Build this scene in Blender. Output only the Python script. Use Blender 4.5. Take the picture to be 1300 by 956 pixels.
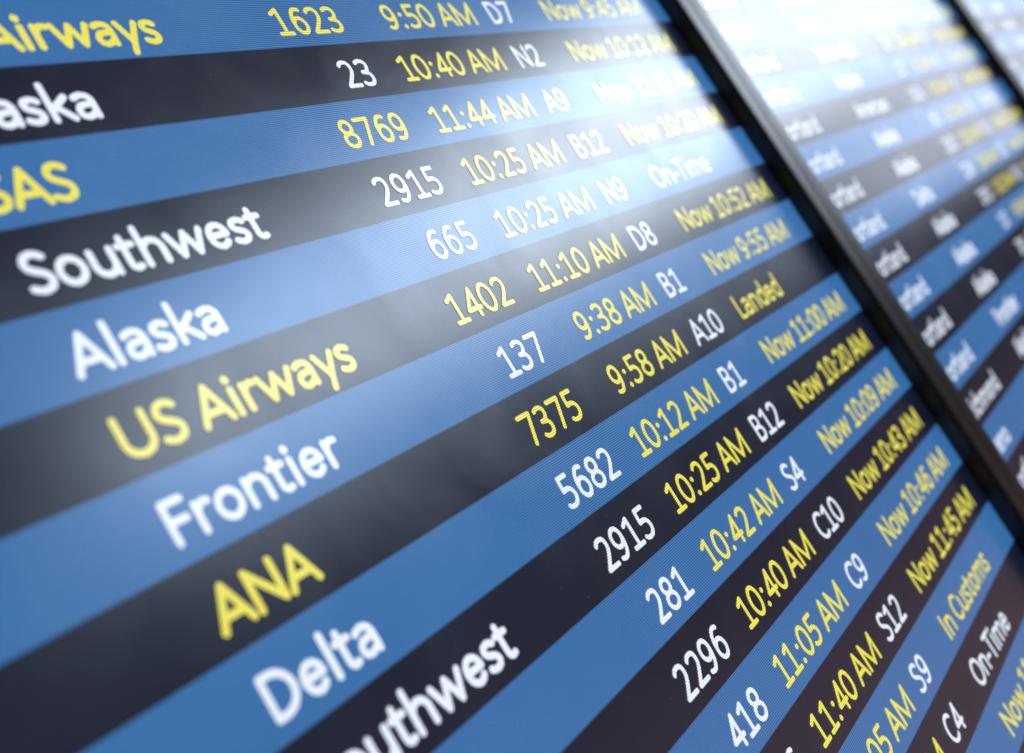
import bpy, math, random
import numpy as np
from mathutils import Matrix, Vector

for o in list(bpy.data.objects):
    bpy.data.objects.remove(o)
scene = bpy.context.scene
COL = scene.collection

# ------------------------------------------------------------------ scale
# Board coordinates: u to the right, v downwards, both in table-row heights.
H = 0.043                 # one table row in metres
CAM_Z = 1.75              # camera height in metres; the camera stands at v = V0
V0 = 7.829
def W(u, v, d=0.0):       # board point, d rows in front of the glass
    return Vector((u*H, -d*H, CAM_Z - (v - V0)*H))

# ------------------------------------------------------------------ camera
cam = bpy.data.cameras.new('camera')
camo = bpy.data.objects.new('camera', cam); COL.objects.link(camo)
right = Vector((0.59064074, -0.61492314, -0.5225065))
down = Vector((-0.27226242, 0.45768563, -0.84640241))
fwd = Vector((0.75961614, 0.64217863, 0.10290731))
m = Matrix((right, -down, -fwd)).transposed().to_4x4()
m.translation = W(-11.248, V0, 9.509)
camo.matrix_world = m
cam.sensor_width = 36.0
cam.lens = 36.0*1286.16/1300.0
cam.shift_y = -45.0/1300.0
cam.clip_start = 0.01; cam.clip_end = 200
cam.dof.use_dof = True
cam.dof.focus_distance = 14.9*H
cam.dof.aperture_fstop = (cam.lens/1000.0)/(0.255*H)
scene.camera = camo

# ------------------------------------------------------------------ world and lamps
world = bpy.data.worlds.new('World'); scene.world = world
world.use_nodes = True
bg = world.node_tree.nodes['Background']
bg.inputs[0].default_value = (1.0, 0.86, 0.90, 1); bg.inputs[1].default_value = 0.045

def area_lamp(name, centre, normal, sx, sz, radiance, color):
    l = bpy.data.lights.new(name, 'AREA'); l.shape = 'RECTANGLE'
    l.size = sx; l.size_y = sz; l.energy = radiance*math.pi*sx*sz; l.color = color
    o = bpy.data.objects.new(name, l); COL.objects.link(o)
    o.location = centre
    o.rotation_euler = Vector(normal).to_track_quat('-Z', 'Y').to_euler()
    return o
# A daylight window wall several metres along, standing at a slant to the displays.
NX, NZ, DIST = 0.885, 0.466, 6.5
def wall_lamp(name, q0, q1, s_top, s_bot, q_ref, radiance, color):
    # q: distance out from the displays per metre along them; s: drop below eye level, taken at q_ref
    def pt(q):
        t = DIST/(NX + NZ*q)
        return Vector((-11.248*H + t, 9.509*H - q*t, 0))
    tr = DIST/(NX + NZ*q_ref)
    z0, z1 = CAM_Z - s_top*tr, CAM_Z - s_bot*tr
    a, b = pt(q0), pt(q1)
    c = (a+b)/2; c.z = (z0+z1)/2
    return area_lamp(name, c, (-NX, NZ, 0), (a-b).length, abs(z1-z0), radiance, color)
wall_lamp('window_light', 0.42, 0.80, -0.378, -0.158, 0.6, 8.2, (0.74, 0.86, 1.0))
wall_lamp('window_light_near_pane', 0.802, 1.85, -0.375, -0.162, 0.6, 6.2, (0.66, 0.81, 1.0))
wall_lamp('window_light_far_pane', 0.17, 0.418, -0.378, -0.158, 0.6, 4.7, (0.78, 0.87, 1.0))
wall_lamp('below_window_fill', 0.37, 0.80, -0.158, -0.010, 0.6, 0.62, (0.58, 0.76, 1.0))  # added dim lamp, stands in for the pale wall band under the window
wall_lamp('below_window_fill_far', 0.15, 0.36, -0.157, -0.012, 0.6, 2.6, (0.80, 0.85, 1.0))  # far end of that band, also an added lamp, not glazing

area_lamp('floor_fill_light', (5.0, -1.5, 7.0), (0, 0, -1), 4.0, 2.0, 5.5, (1.0, 0.76, 0.74))  # unseen warm fill added to brighten the floor mirrored in the glass

scene.render.engine = 'CYCLES'
scene.view_settings.view_transform = 'Standard'
scene.view_settings.look = 'None'
scene.view_settings.exposure = 0.0
scene.view_settings.gamma = 1.0

# ------------------------------------------------------------------ materials
def nodes(name):
    mt = bpy.data.materials.new(name); mt.use_nodes = True
    nt = mt.node_tree
    return mt, nt, nt.nodes['Principled BSDF']

def screen_material(name, color, strength=1.0, grid=0.50):
    """Lit LCD pixels behind slightly satin glass."""
    mt, nt, p = nodes(name)
    N, L = nt.nodes, nt.links
    p.inputs['Base Color'].default_value = (0.006, 0.006, 0.007, 1)
    p.inputs['IOR'].default_value = 1.92
    tc = N.new('ShaderNodeNewGeometry')
    sep = N.new('ShaderNodeSeparateXYZ'); L.new(tc.outputs['Position'], sep.inputs[0])
    def wave(sock, pitch, amp):
        a = N.new('ShaderNodeMath'); a.operation = 'MULTIPLY'; L.new(sock, a.inputs[0]); a.inputs[1].default_value = 2*math.pi/pitch
        b = N.new('ShaderNodeMath'); b.operation = 'SINE'; L.new(a.outputs[0], b.inputs[0])
        c = N.new('ShaderNodeMath'); c.operation = 'MULTIPLY_ADD'; L.new(b.outputs[0], c.inputs[0]); c.inputs[1].default_value = amp; c.inputs[2].default_value = 1.0
        return c.outputs[0]
    rowl = wave(sep.outputs['Z'], H/31.0, grid)
    coll = wave(sep.outputs['X'], H/31.0, grid*0.8)
    mul = N.new('ShaderNodeMath'); mul.operation = 'MULTIPLY'; L.new(rowl, mul.inputs[0]); L.new(coll, mul.inputs[1])
    # backlight unevenness
    nz = N.new('ShaderNodeTexNoise'); nz.inputs['Scale'].default_value = 3.0; nz.inputs['Detail'].default_value = 2
    L.new(tc.outputs['Position'], nz.inputs['Vector'])
    mr = N.new('ShaderNodeMapRange'); mr.inputs[3].default_value = 0.88; mr.inputs[4].default_value = 1.12
    L.new(nz.outputs['Fac'], mr.inputs[0])
    m2 = N.new('ShaderNodeMath'); m2.operation = 'MULTIPLY'; L.new(mul.outputs[0], m2.inputs[0]); L.new(mr.outputs[0], m2.inputs[1])
    m3 = N.new('ShaderNodeMath'); m3.operation = 'MULTIPLY'; L.new(m2.outputs[0], m3.inputs[0]); m3.inputs[1].default_value = strength
    p.inputs['Emission Color'].default_value = (*color, 1)
    L.new(m3.outputs[0], p.inputs['Emission Strength'])
    # wipe marks and dust: gloss varies a little
    n2 = N.new('ShaderNodeTexNoise'); n2.inputs['Scale'].default_value = 16.0; n2.inputs['Detail'].default_value = 6; n2.inputs['Distortion'].default_value = 0.6
    L.new(tc.outputs['Position'], n2.inputs['Vector'])
    r2 = N.new('ShaderNodeMapRange'); r2.inputs[1].default_value = 0.3; r2.inputs[2].default_value = 0.75
    r2.inputs[3].default_value = 0.22; r2.inputs[4].default_value = 0.30
    L.new(n2.outputs['Fac'], r2.inputs[0]); L.new(r2.outputs[0], p.inputs['Roughness'])
    # dust specks on the glass
    n3 = N.new('ShaderNodeTexNoise'); n3.inputs['Scale'].default_value = 420.0; n3.inputs['Detail'].default_value = 3
    L.new(tc.outputs['Position'], n3.inputs['Vector'])
    d3 = N.new('ShaderNodeMapRange'); d3.inputs[1].default_value = 0.68; d3.inputs[2].default_value = 0.74
    d3.inputs[3].default_value = 0.005; d3.inputs[4].default_value = 0.14
    L.new(n3.outputs['Fac'], d3.inputs[0]); L.new(d3.outputs[0], p.inputs['Base Color'])
    return mt

M_BLUE = screen_material('lcd_blue', (0.036, 0.150, 0.385))
M_DARK = screen_material('lcd_navy', (0.0050, 0.0085, 0.024))
M_WHITE = screen_material('lcd_white', (0.82, 0.90, 1.04), grid=0.40)
M_YELLOW = screen_material('lcd_yellow', (0.84, 0.77, 0.10), grid=0.40)

def plastic(name, base, rough, bump=0.0):
    mt, nt, p = nodes(name)
    N, L = nt.nodes, nt.links
    p.inputs['Roughness'].default_value = rough
    nz = N.new('ShaderNodeTexNoise'); nz.inputs['Scale'].default_value = 900; nz.inputs['Detail'].default_value = 3
    tc = N.new('ShaderNodeNewGeometry'); L.new(tc.outputs['Position'], nz.inputs['Vector'])
    cr = N.new('ShaderNodeMixRGB'); cr.inputs[1].default_value = (*[c*0.8 for c in base], 1); cr.inputs[2].default_value = (*[c*1.25 for c in base], 1)
    L.new(nz.outputs['Fac'], cr.inputs[0]); L.new(cr.outputs[0], p.inputs['Base Color'])
    if bump:
        b = N.new('ShaderNodeBump'); b.inputs['Strength'].default_value = bump; b.inputs['Distance'].default_value = 0.0002
        L.new(nz.outputs['Fac'], b.inputs['Height']); L.new(b.outputs[0], p.inputs['Normal'])
    return mt
M_BEZEL = plastic('bezel_plastic', (0.017, 0.017, 0.019), 0.38, 0.15)
M_CASE = plastic('case_plastic', (0.02, 0.02, 0.021), 0.5, 0.2)
M_WALL = plastic('wall_paint', (0.30, 0.30, 0.31), 0.8, 0.3)
M_FLOOR = plastic('floor_terrazzo', (0.62, 0.40, 0.36), 0.3)
M_STEEL = plastic('bracket_steel', (0.12, 0.12, 0.13), 0.4)

# ------------------------------------------------------------------ mesh helpers
def mesh_object(name, verts, faces, mat, parent=None, smooth=False):
    me = bpy.data.meshes.new(name)
    me.from_pydata([tuple(v) for v in verts], [], [tuple(f) for f in faces]); me.update()
    me.materials.append(mat)
    if smooth:
        for p in me.polygons: p.use_smooth = True
    o = bpy.data.objects.new(name, me); COL.objects.link(o)
    if parent: o.parent = parent
    return o

def box(name, x0, x1, y0, y1, z0, z1, mat, parent=None):
    v = [(x, y, z) for x in (x0, x1) for y in (y0, y1) for z in (z0, z1)]
    f = [(0, 1, 3, 2), (4, 6, 7, 5), (0, 4, 5, 1), (2, 3, 7, 6), (0, 2, 6, 4), (1, 5, 7, 3)]
    return mesh_object(name, v, f, mat, parent)

# ------------------------------------------------------------------ lettering
# Rounded humanist letters drawn as pen strokes (units: 1/1000 em, y up).
def ell(cx, cy, rx, ry, a0=0, a1=360, n=None):
    n = n or max(6, int(abs(a1-a0)/12))
    return [(cx+rx*math.cos(math.radians(a0+(a1-a0)*i/n)), cy+ry*math.sin(math.radians(a0+(a1-a0)*i/n))) for i in range(n+1)]
def cat(*P, n=6):
    P = [P[0]] + list(P) + [P[-1]]; out = []
    for i in range(1, len(P)-2):
        p0, p1, p2, p3 = [np.array(q, float) for q in P[i-1:i+3]]
        for k in range(n):
            t = k/n
            out.append(tuple(0.5*((2*p1)+(-p0+p2)*t+(2*p0-5*p1+4*p2-p3)*t*t+(-p0+3*p1-3*p2+p3)*t**3)))
    out.append(tuple(P[-1])); return out
SIX = [cat((402, 572), (320, 592), (228, 565), (148, 465), (106, 330), (104, 215)), ell(262, 215, 158, 172)]
NINE = [[(507-x, 634-y) for x, y in s] for s in SIX]
P_BOWL = [(105, 592), (255, 592)] + ell(255, 440, 165, 152, 90, -90) + [(105, 288)]
ARCH = ell(262, 258, 165, 166, 180, 0)
GLYPH = {
 ' ': (226, []), '-': (306, [[(62, 225), (244, 225)]]),
 ':': (267, [[(133, 372)], [(133, 62)]]),
 'A': (579, [[(45, 42), (290, 594), (534, 42)], [(125, 205), (455, 205)]]),
 'B': (544, [[(105, 592), (270, 592)] + ell(270, 461, 132, 131, 90, -90) + [(105, 330)], [(270, 330)] + ell(285, 187, 160, 143, 90, -90) + [(105, 44), (105, 592)]]),
 'C': (533, [ell(310, 318, 242, 274, 50, 310)]),
 'D': (615, [[(105, 592), (240, 592)] + ell(240, 318, 290, 274, 90, -90) + [(105, 44), (105, 592)]]),
 'F': (459, [[(105, 42), (105, 592), (400, 592)], [(105, 325), (375, 325)]]),
 'I': (252, [[(126, 42), (126, 592)]]),
 'L': (420, [[(105, 592), (105, 44), (385, 44)]]),
 'M': (855, [[(100, 42), (100, 588), (427, 62), (755, 588), (755, 42)]]),
 'N': (646, [[(100, 42), (100, 588), (546, 48), (546, 592)]]),
 'O': (662, [ell(331, 318, 262, 276)]),
 'P': (517, [P_BOWL, [(105, 592), (105, 42)]]),
 'R': (543, [P_BOWL, [(105, 592), (105, 42)], [(275, 290), (452, 42)]]),
 'S': (459, [cat((388, 540), (315, 584), (235, 594), (150, 570), (100, 490), (115, 405), (195, 345), (290, 300), (368, 240), (385, 160), (338, 78), (235, 42), (150, 50), (64, 90))]),
 'T': (487, [[(243, 42), (243, 592)], [(40, 592), (447, 592)]]),
 'U': (642, [[(100, 592), (100, 240)] + ell(321, 240, 221, 198, 180, 360) + [(542, 592)]]),
 'a': (479, [cat((88, 382), (150, 414), (225, 424), (310, 405), (360, 350), (375, 285)) + [(375, 42)], cat((375, 258), (250, 256), (140, 235), (88, 150), (118, 68), (195, 42), (290, 65), (375, 130))]),
 'c': (423, [ell(260, 233, 178, 190, 50, 310)]),
 'd': (525, [[(427, 650), (427, 42)], ell(262, 233, 168, 190)]),
 'e': (498, [[(85, 245), (420, 245)] + ell(252, 233, 168, 190, 6, 318)]),
 'h': (525, [[(97, 650), (97, 42)], ARCH + [(427, 42)]]),
 'i': (229, [[(114, 42), (114, 424)], [(114, 585)]]),
 'k': (455, [[(97, 650), (97, 42)], [(395, 422), (120, 218)], [(190, 262), (412, 42)]]),
 'l': (229, [[(114, 650), (114, 42)]]),
 'm': (799, [[(97, 424), (97, 42)], ell(248, 268, 151, 156, 180, 0) + [(399, 42)], ell(550, 268, 151, 156, 180, 0) + [(701, 42)]]),
 'n': (525, [[(97, 424), (97, 42)], ARCH + [(427, 42)]]),
 'o': (527, [ell(263, 233, 183, 190)]),
 'r': (349, [[(97, 424), (97, 42)], cat((97, 280), (150, 385), (225, 422), (305, 414))]),
 's': (391, [cat((318, 386), (260, 418), (190, 424), (112, 400), (84, 335), (124, 275), (200, 240), (282, 195), (312, 130), (268, 60), (185, 42), (120, 50), (60, 76))]),
 't': (335, [cat((135, 550), (135, 400), (135, 250), (138, 120), (165, 60), (215, 42), (278, 54)), [(42, 424), (280, 424)]]),
 'u': (525, [[(97, 424), (97, 210)] + ell(262, 210, 165, 168, 180, 360), [(428, 424), (428, 42)]]),
 'w': (715, [[(48, 424), (205, 48), (358, 415), (510, 48), (667, 424)]]),
 'y': (453, [[(48, 424), (232, 48)], [(408, 424), (232, 48), (160, -150)]]),
 '0': (507, [ell(253, 317, 188, 274)]),
 '1': (507, [[(98, 500), (268, 590), (268, 44)], [(100, 44), (432, 44)]]),
 '2': (507, [cat((88, 522), (150, 574), (245, 592), (345, 560), (388, 460), (358, 350), (265, 230), (90, 46)) + [(428, 46)]]),
 '3': (507, [cat((98, 555), (180, 588), (270, 588), (358, 545), (376, 460), (330, 365), (240, 330), (175, 328)), cat((175, 328), (250, 322), (352, 285), (398, 190), (350, 85), (240, 43), (150, 50), (78, 85))]),
 '4': (507, [[(348, 42), (348, 590), (62, 192), (450, 192)]]),
 '5': (507, [[(393, 592), (137, 592), (124, 352)] + cat((124, 352), (220, 362), (330, 340), (398, 250), (390, 150), (320, 70), (215, 42), (130, 52), (78, 80))]),
 '6': (507, SIX),
 '7': (507, [[(68, 592), (428, 592), (205, 42)]]),
 '8': (507, [ell(253, 461, 142, 131), ell(253, 187, 172, 143)]),
 '9': (507, NINE),
}
_shape = {}
def glyph_polys(ch, hw, step):
    """Outline of the pen strokes: one layer of polygons from a distance field."""
    key = (ch, hw, step)
    if key in _shape: return _shape[key]
    strokes = GLYPH[ch][1]
    if not strokes:
        _shape[key] = []; return []
    pts = [p for s in strokes for p in s]
    x0 = min(p[0] for p in pts)-hw*1.3-step; x1 = max(p[0] for p in pts)+hw*1.3+step
    y0 = min(p[1] for p in pts)-hw*1.3-step; y1 = max(p[1] for p in pts)+hw*1.3+step
    nx = int((x1-x0)/step)+2; ny = int((y1-y0)/step)+2
    gx = x0+np.arange(nx)*step; gy = y0+np.arange(ny)*step
    X, Y = np.meshgrid(gx, gy)
    D = np.full(X.shape, 1e9)
    for s in strokes:
        if len(s) == 1:
            D = np.minimum(D, np.hypot(X-s[0][0], Y-s[0][1])-hw*1.22); continue
        for (ax, ay), (bx, by) in zip(s[:-1], s[1:]):
            dx, dy = bx-ax, by-ay; L2 = dx*dx+dy*dy
            if L2 < 1e-6: continue
            t = np.clip(((X-ax)*dx+(Y-ay)*dy)/L2, 0, 1)
            D = np.minimum(D, np.hypot(X-ax-t*dx, Y-ay-t*dy)-hw)
    IN = D < 0
    polys = []
    for j in range(ny-1):
        i = 0
        while i < nx-1:
            c = (IN[j, i], IN[j, i+1], IN[j+1, i+1], IN[j+1, i])
            if all(c):
                k = i
                while k+1 < nx-1 and IN[j, k+2] and IN[j+1, k+2]: k += 1
                polys.append([(gx[i], gy[j]), (gx[k+1], gy[j]), (gx[k+1], gy[j+1]), (gx[i], gy[j+1])])
                i = k+1; continue
            if any(c):
                q = [(gx[i], gy[j], D[j, i]), (gx[i+1], gy[j], D[j, i+1]), (gx[i+1], gy[j+1], D[j+1, i+1]), (gx[i], gy[j+1], D[j+1, i])]
                poly = []
                for a in range(4):
                    A, B = q[a], q[(a+1) % 4]
                    if A[2] < 0: poly.append(A[:2])
                    if (A[2] < 0) != (B[2] < 0):
                        t = A[2]/(A[2]-B[2]); poly.append((A[0]+(B[0]-A[0])*t, A[1]+(B[1]-A[1])*t))
                if len(poly) >= 3: polys.append(poly)
            i += 1
    _shape[key] = polys
    return polys

EM_U, EM_V = 0.695, 0.785           # rows per em, across and up
def text_width(s): return sum(GLYPH[c][0] for c in s)/1000*EM_U
def text_object(name, s, u, v_row, mat, parent, align='L', hw=47, step=14, d=0.008, stretch=1.0):
    w = text_width(s)*stretch
    if align == 'R': u -= w
    verts, faces = [], []
    pen = 0
    for ch in s:
        for poly in glyph_polys(ch, hw, step):
            b = len(verts)
            for (x, y) in poly:
                verts.append(W(u+(pen+x)/1000*EM_U*stretch, v_row+0.80-y/1000*EM_V, d))
            faces.append(list(range(b, b+len(poly))))
        pen += GLYPH[ch][0]
    return mesh_object(name, verts, faces, mat, parent)

# ------------------------------------------------------------------ displays
U_RIGHT = 10.95            # right edge of the lit area of the first display
BORDER = 0.575             # bezel width
PERIOD = 24.3
WIDTH = PERIOD - 2*BORDER
V_TOP, V_BOT = -1.0, 19.0
BACK = 1.9                 # housing depth in rows

def frame_ring(profile, u0, u1, v0, v1, name, mat, parent):
    """Mitred rectangular ring; profile = (outwards, forwards) pairs."""
    verts, faces = [], []
    n = len(profile)
    for o, d in profile:
        for (su, sv, uu, vv) in ((-1, -1, u0, v0), (1, -1, u1, v0), (1, 1, u1, v1), (-1, 1, u0, v1)):
            verts.append(W(uu+su*o, vv+sv*o, d))
    for k in range(n):
        a, b = k*4, ((k+1) % n)*4
        for c in range(4):
            e = (c+1) % 4
            faces.append((a+c, a+e, b+e, b+c))
    return mesh_object(name, verts, faces, mat, parent)

def display(index, label, rows, vshift, blue_parity, step):
    u1 = U_RIGHT + PERIOD*index; u0 = u1 - WIDTH
    root = bpy.data.objects.new('flight_display', None); COL.objects.link(root)
    root.empty_display_size = 0.1
    root['label'] = label; root['category'] = 'display screen'; root['group'] = 'flight displays mounted edge to edge'
    e = 0.006
    wall_d = 0.43
    prof = [(0.0, -0.16), (0.02, wall_d-0.10), (0.045, wall_d-0.045), (0.09, wall_d-0.012), (0.15, wall_d),
            (BORDER-0.06, wall_d), (BORDER-e-0.014, wall_d-0.006), (BORDER-e, wall_d-0.03), (BORDER-e, -0.16)]
    frame_ring(prof, u0, u1, V_TOP, V_BOT, 'bezel', M_BEZEL, root)
    a, b = W(u0-BORDER+e+0.02, V_BOT+BORDER-0.03, -0.165), W(u1+BORDER-e-0.02, V_TOP-BORDER+0.03, -BACK)
    box('housing', a.x, b.x, a.y, b.y, a.z, b.z, M_CASE, root)
    for k in range(-1, 19):
        t0 = max(V_TOP, k+vshift) if k > -1 else V_TOP
        t1 = min(V_BOT, k+1+vshift) if k < 18 else V_BOT
        blue = (k % 2 == blue_parity) and k >= 0
        rw = mesh_object('row_stripe', [W(u0-0.02, t1), W(u1+0.02, t1), W(u1+0.02, t0), W(u0-0.02, t0)], [(0, 1, 2, 3)], M_BLUE if blue else M_DARK, root)
        if k < 0 or k not in rows: continue
        city, airline, num, time, gate, status, yellow, sy = rows[k]
        base = k+vshift
        off = PERIOD*index
        mw = M_YELLOW if yellow else M_WHITE
        if city: text_object('city_name', city, -11.55+off, base, M_WHITE, rw, hw=50, step=step)
        if airline: text_object('airline_name', airline, -6.12+off, base, mw, rw, hw=58, step=step, stretch=1.06)
        if num: text_object('flight_number', num, 0.56+off, base, mw, rw, 'R', step=step)
        if time: text_object('arrival_time', time, 3.90+off, base, M_YELLOW, rw, 'R', step=step)
        if gate: text_object('gate_code', gate, 4.29+off, base, M_WHITE, rw, step=step)
        if status: text_object('status_text', status, 6.12+off, base, M_YELLOW if sy else M_WHITE, rw, step=step)
    # wall bracket behind the housing
    for du in (-5.5, 5.5):
        p = W((u0+u1)/2+du, 15, -BACK-0.002); q = W((u0+u1)/2+du+0.8, 3, -BACK-0.9)
        box('wall_bracket', p.x, q.x, p.y, q.y, p.z, q.z, M_STEEL, root)
    return root

ROWS1 = {
 0: ('Portland', 'US Airways', '1623', '9:50 AM', 'D7', 'Now 9:45 AM', 1, 1),
 1: ('Portland', 'Alaska', '23', '10:40 AM', 'N2', 'Now 10:12 AM', 0, 1),
 2: ('Portland', 'SAS', '8769', '11:44 AM', 'A9', 'Now 11:16 AM', 1, 1),
 3: ('Portland', 'Southwest', '2915', '10:25 AM', 'B12', 'Now 10:20 AM', 0, 1),
 4: ('Portland', 'Alaska', '665', '10:25 AM', 'N9', 'On-Time', 0, 0),
 5: ('Portland', 'US Airways', '1402', '11:10 AM', 'D8', 'Now 10:52 AM', 1, 1),
 6: ('Portland', 'Frontier', '137', '9:38 AM', 'B1', 'Now 9:55 AM', 0, 1),
 7: ('Portland', 'ANA', '7375', '9:58 AM', 'A10', 'Landed', 1, 1),
 8: ('Portland', 'Delta', '5682', '10:12 AM', 'B1', 'Now 11:00 AM', 0, 1),
 9: ('Portland', 'Southwest', '2915', '10:25 AM', 'B12', 'Now 10:20 AM', 0, 1),
 10: ('Portland', 'Alaska', '281', '10:42 AM', 'S4', 'Now 10:09 AM', 0, 1),
 11: ('Portland', 'Alaska', '2296', '10:40 AM', 'C10', 'Now 10:43 AM', 0, 1),
 12: ('Portland', 'Delta', '418', '11:05 AM', 'C9', 'Now 10:46 AM', 0, 1),
 13: ('Portland', 'Alaska', '2296', '11:40 AM', 'S12', 'Now 11:45 AM', 0, 1),
 14: ('Portland', 'Delta', '281', '11:05 AM', 'S9', 'In Customs', 0, 1),
 15: ('Portland', 'Alaska', '137', '10:40 AM', 'C4', 'On-Time', 0, 0),
 16: ('Portland', 'Alaska', '5682', '10:12 AM', 'B1', 'Now 11:00 AM', 0, 1),
}
ROWS2, ROWS3 = {}, {}
src = [3, 8, 1, 6, 0, 4, 9, 11, 3, 6, 10, 1, 8, 2, 4, 7, 5]
for k in range(17):
    r = ROWS1[src[k]]
    airline = {4: 'American', 0: 'American', 2: 'Southwest', 7: 'Delta', 11: 'Frontier', 15: 'Delta'}.get(k, 'Alaska')
    city = {12: 'Richmond', 13: 'Reno'}.get(k, 'Portland')
    ROWS2[k] = (city, airline, r[2], r[3], r[4], r[5], 0, r[7])
    r = ROWS1[src[16-k]]
    ROWS3[k] = ('Portland', 'Alaska', r[2], r[3], r[4], r[5], 0, r[7])

display(0, 'flight board monitor with readable rows including a Landed and an In Customs status', ROWS1, 0.0, 0, 13)
display(1, 'blurred flight board monitor between two others, its city column beside the black bezel', ROWS2, -0.10, 1, 22)
display(2, 'pale washed-out flight board monitor at the far end, past the second black bezel', ROWS3, -0.10, 1, 26)

# ------------------------------------------------------------------ setting
wall = box('wall', -3.0, 4.2, BACK*H+0.9*H, BACK*H+0.9*H+0.12, 0.0, 3.2, M_WALL)
wall['kind'] = 'structure'

floor = mesh_object('floor', [(-10, -14, 0), (12, -14, 0), (12, 0.3, 0), (-10, 0.3, 0)], [(0, 1, 2, 3)], M_FLOOR)
floor['kind'] = 'structure'
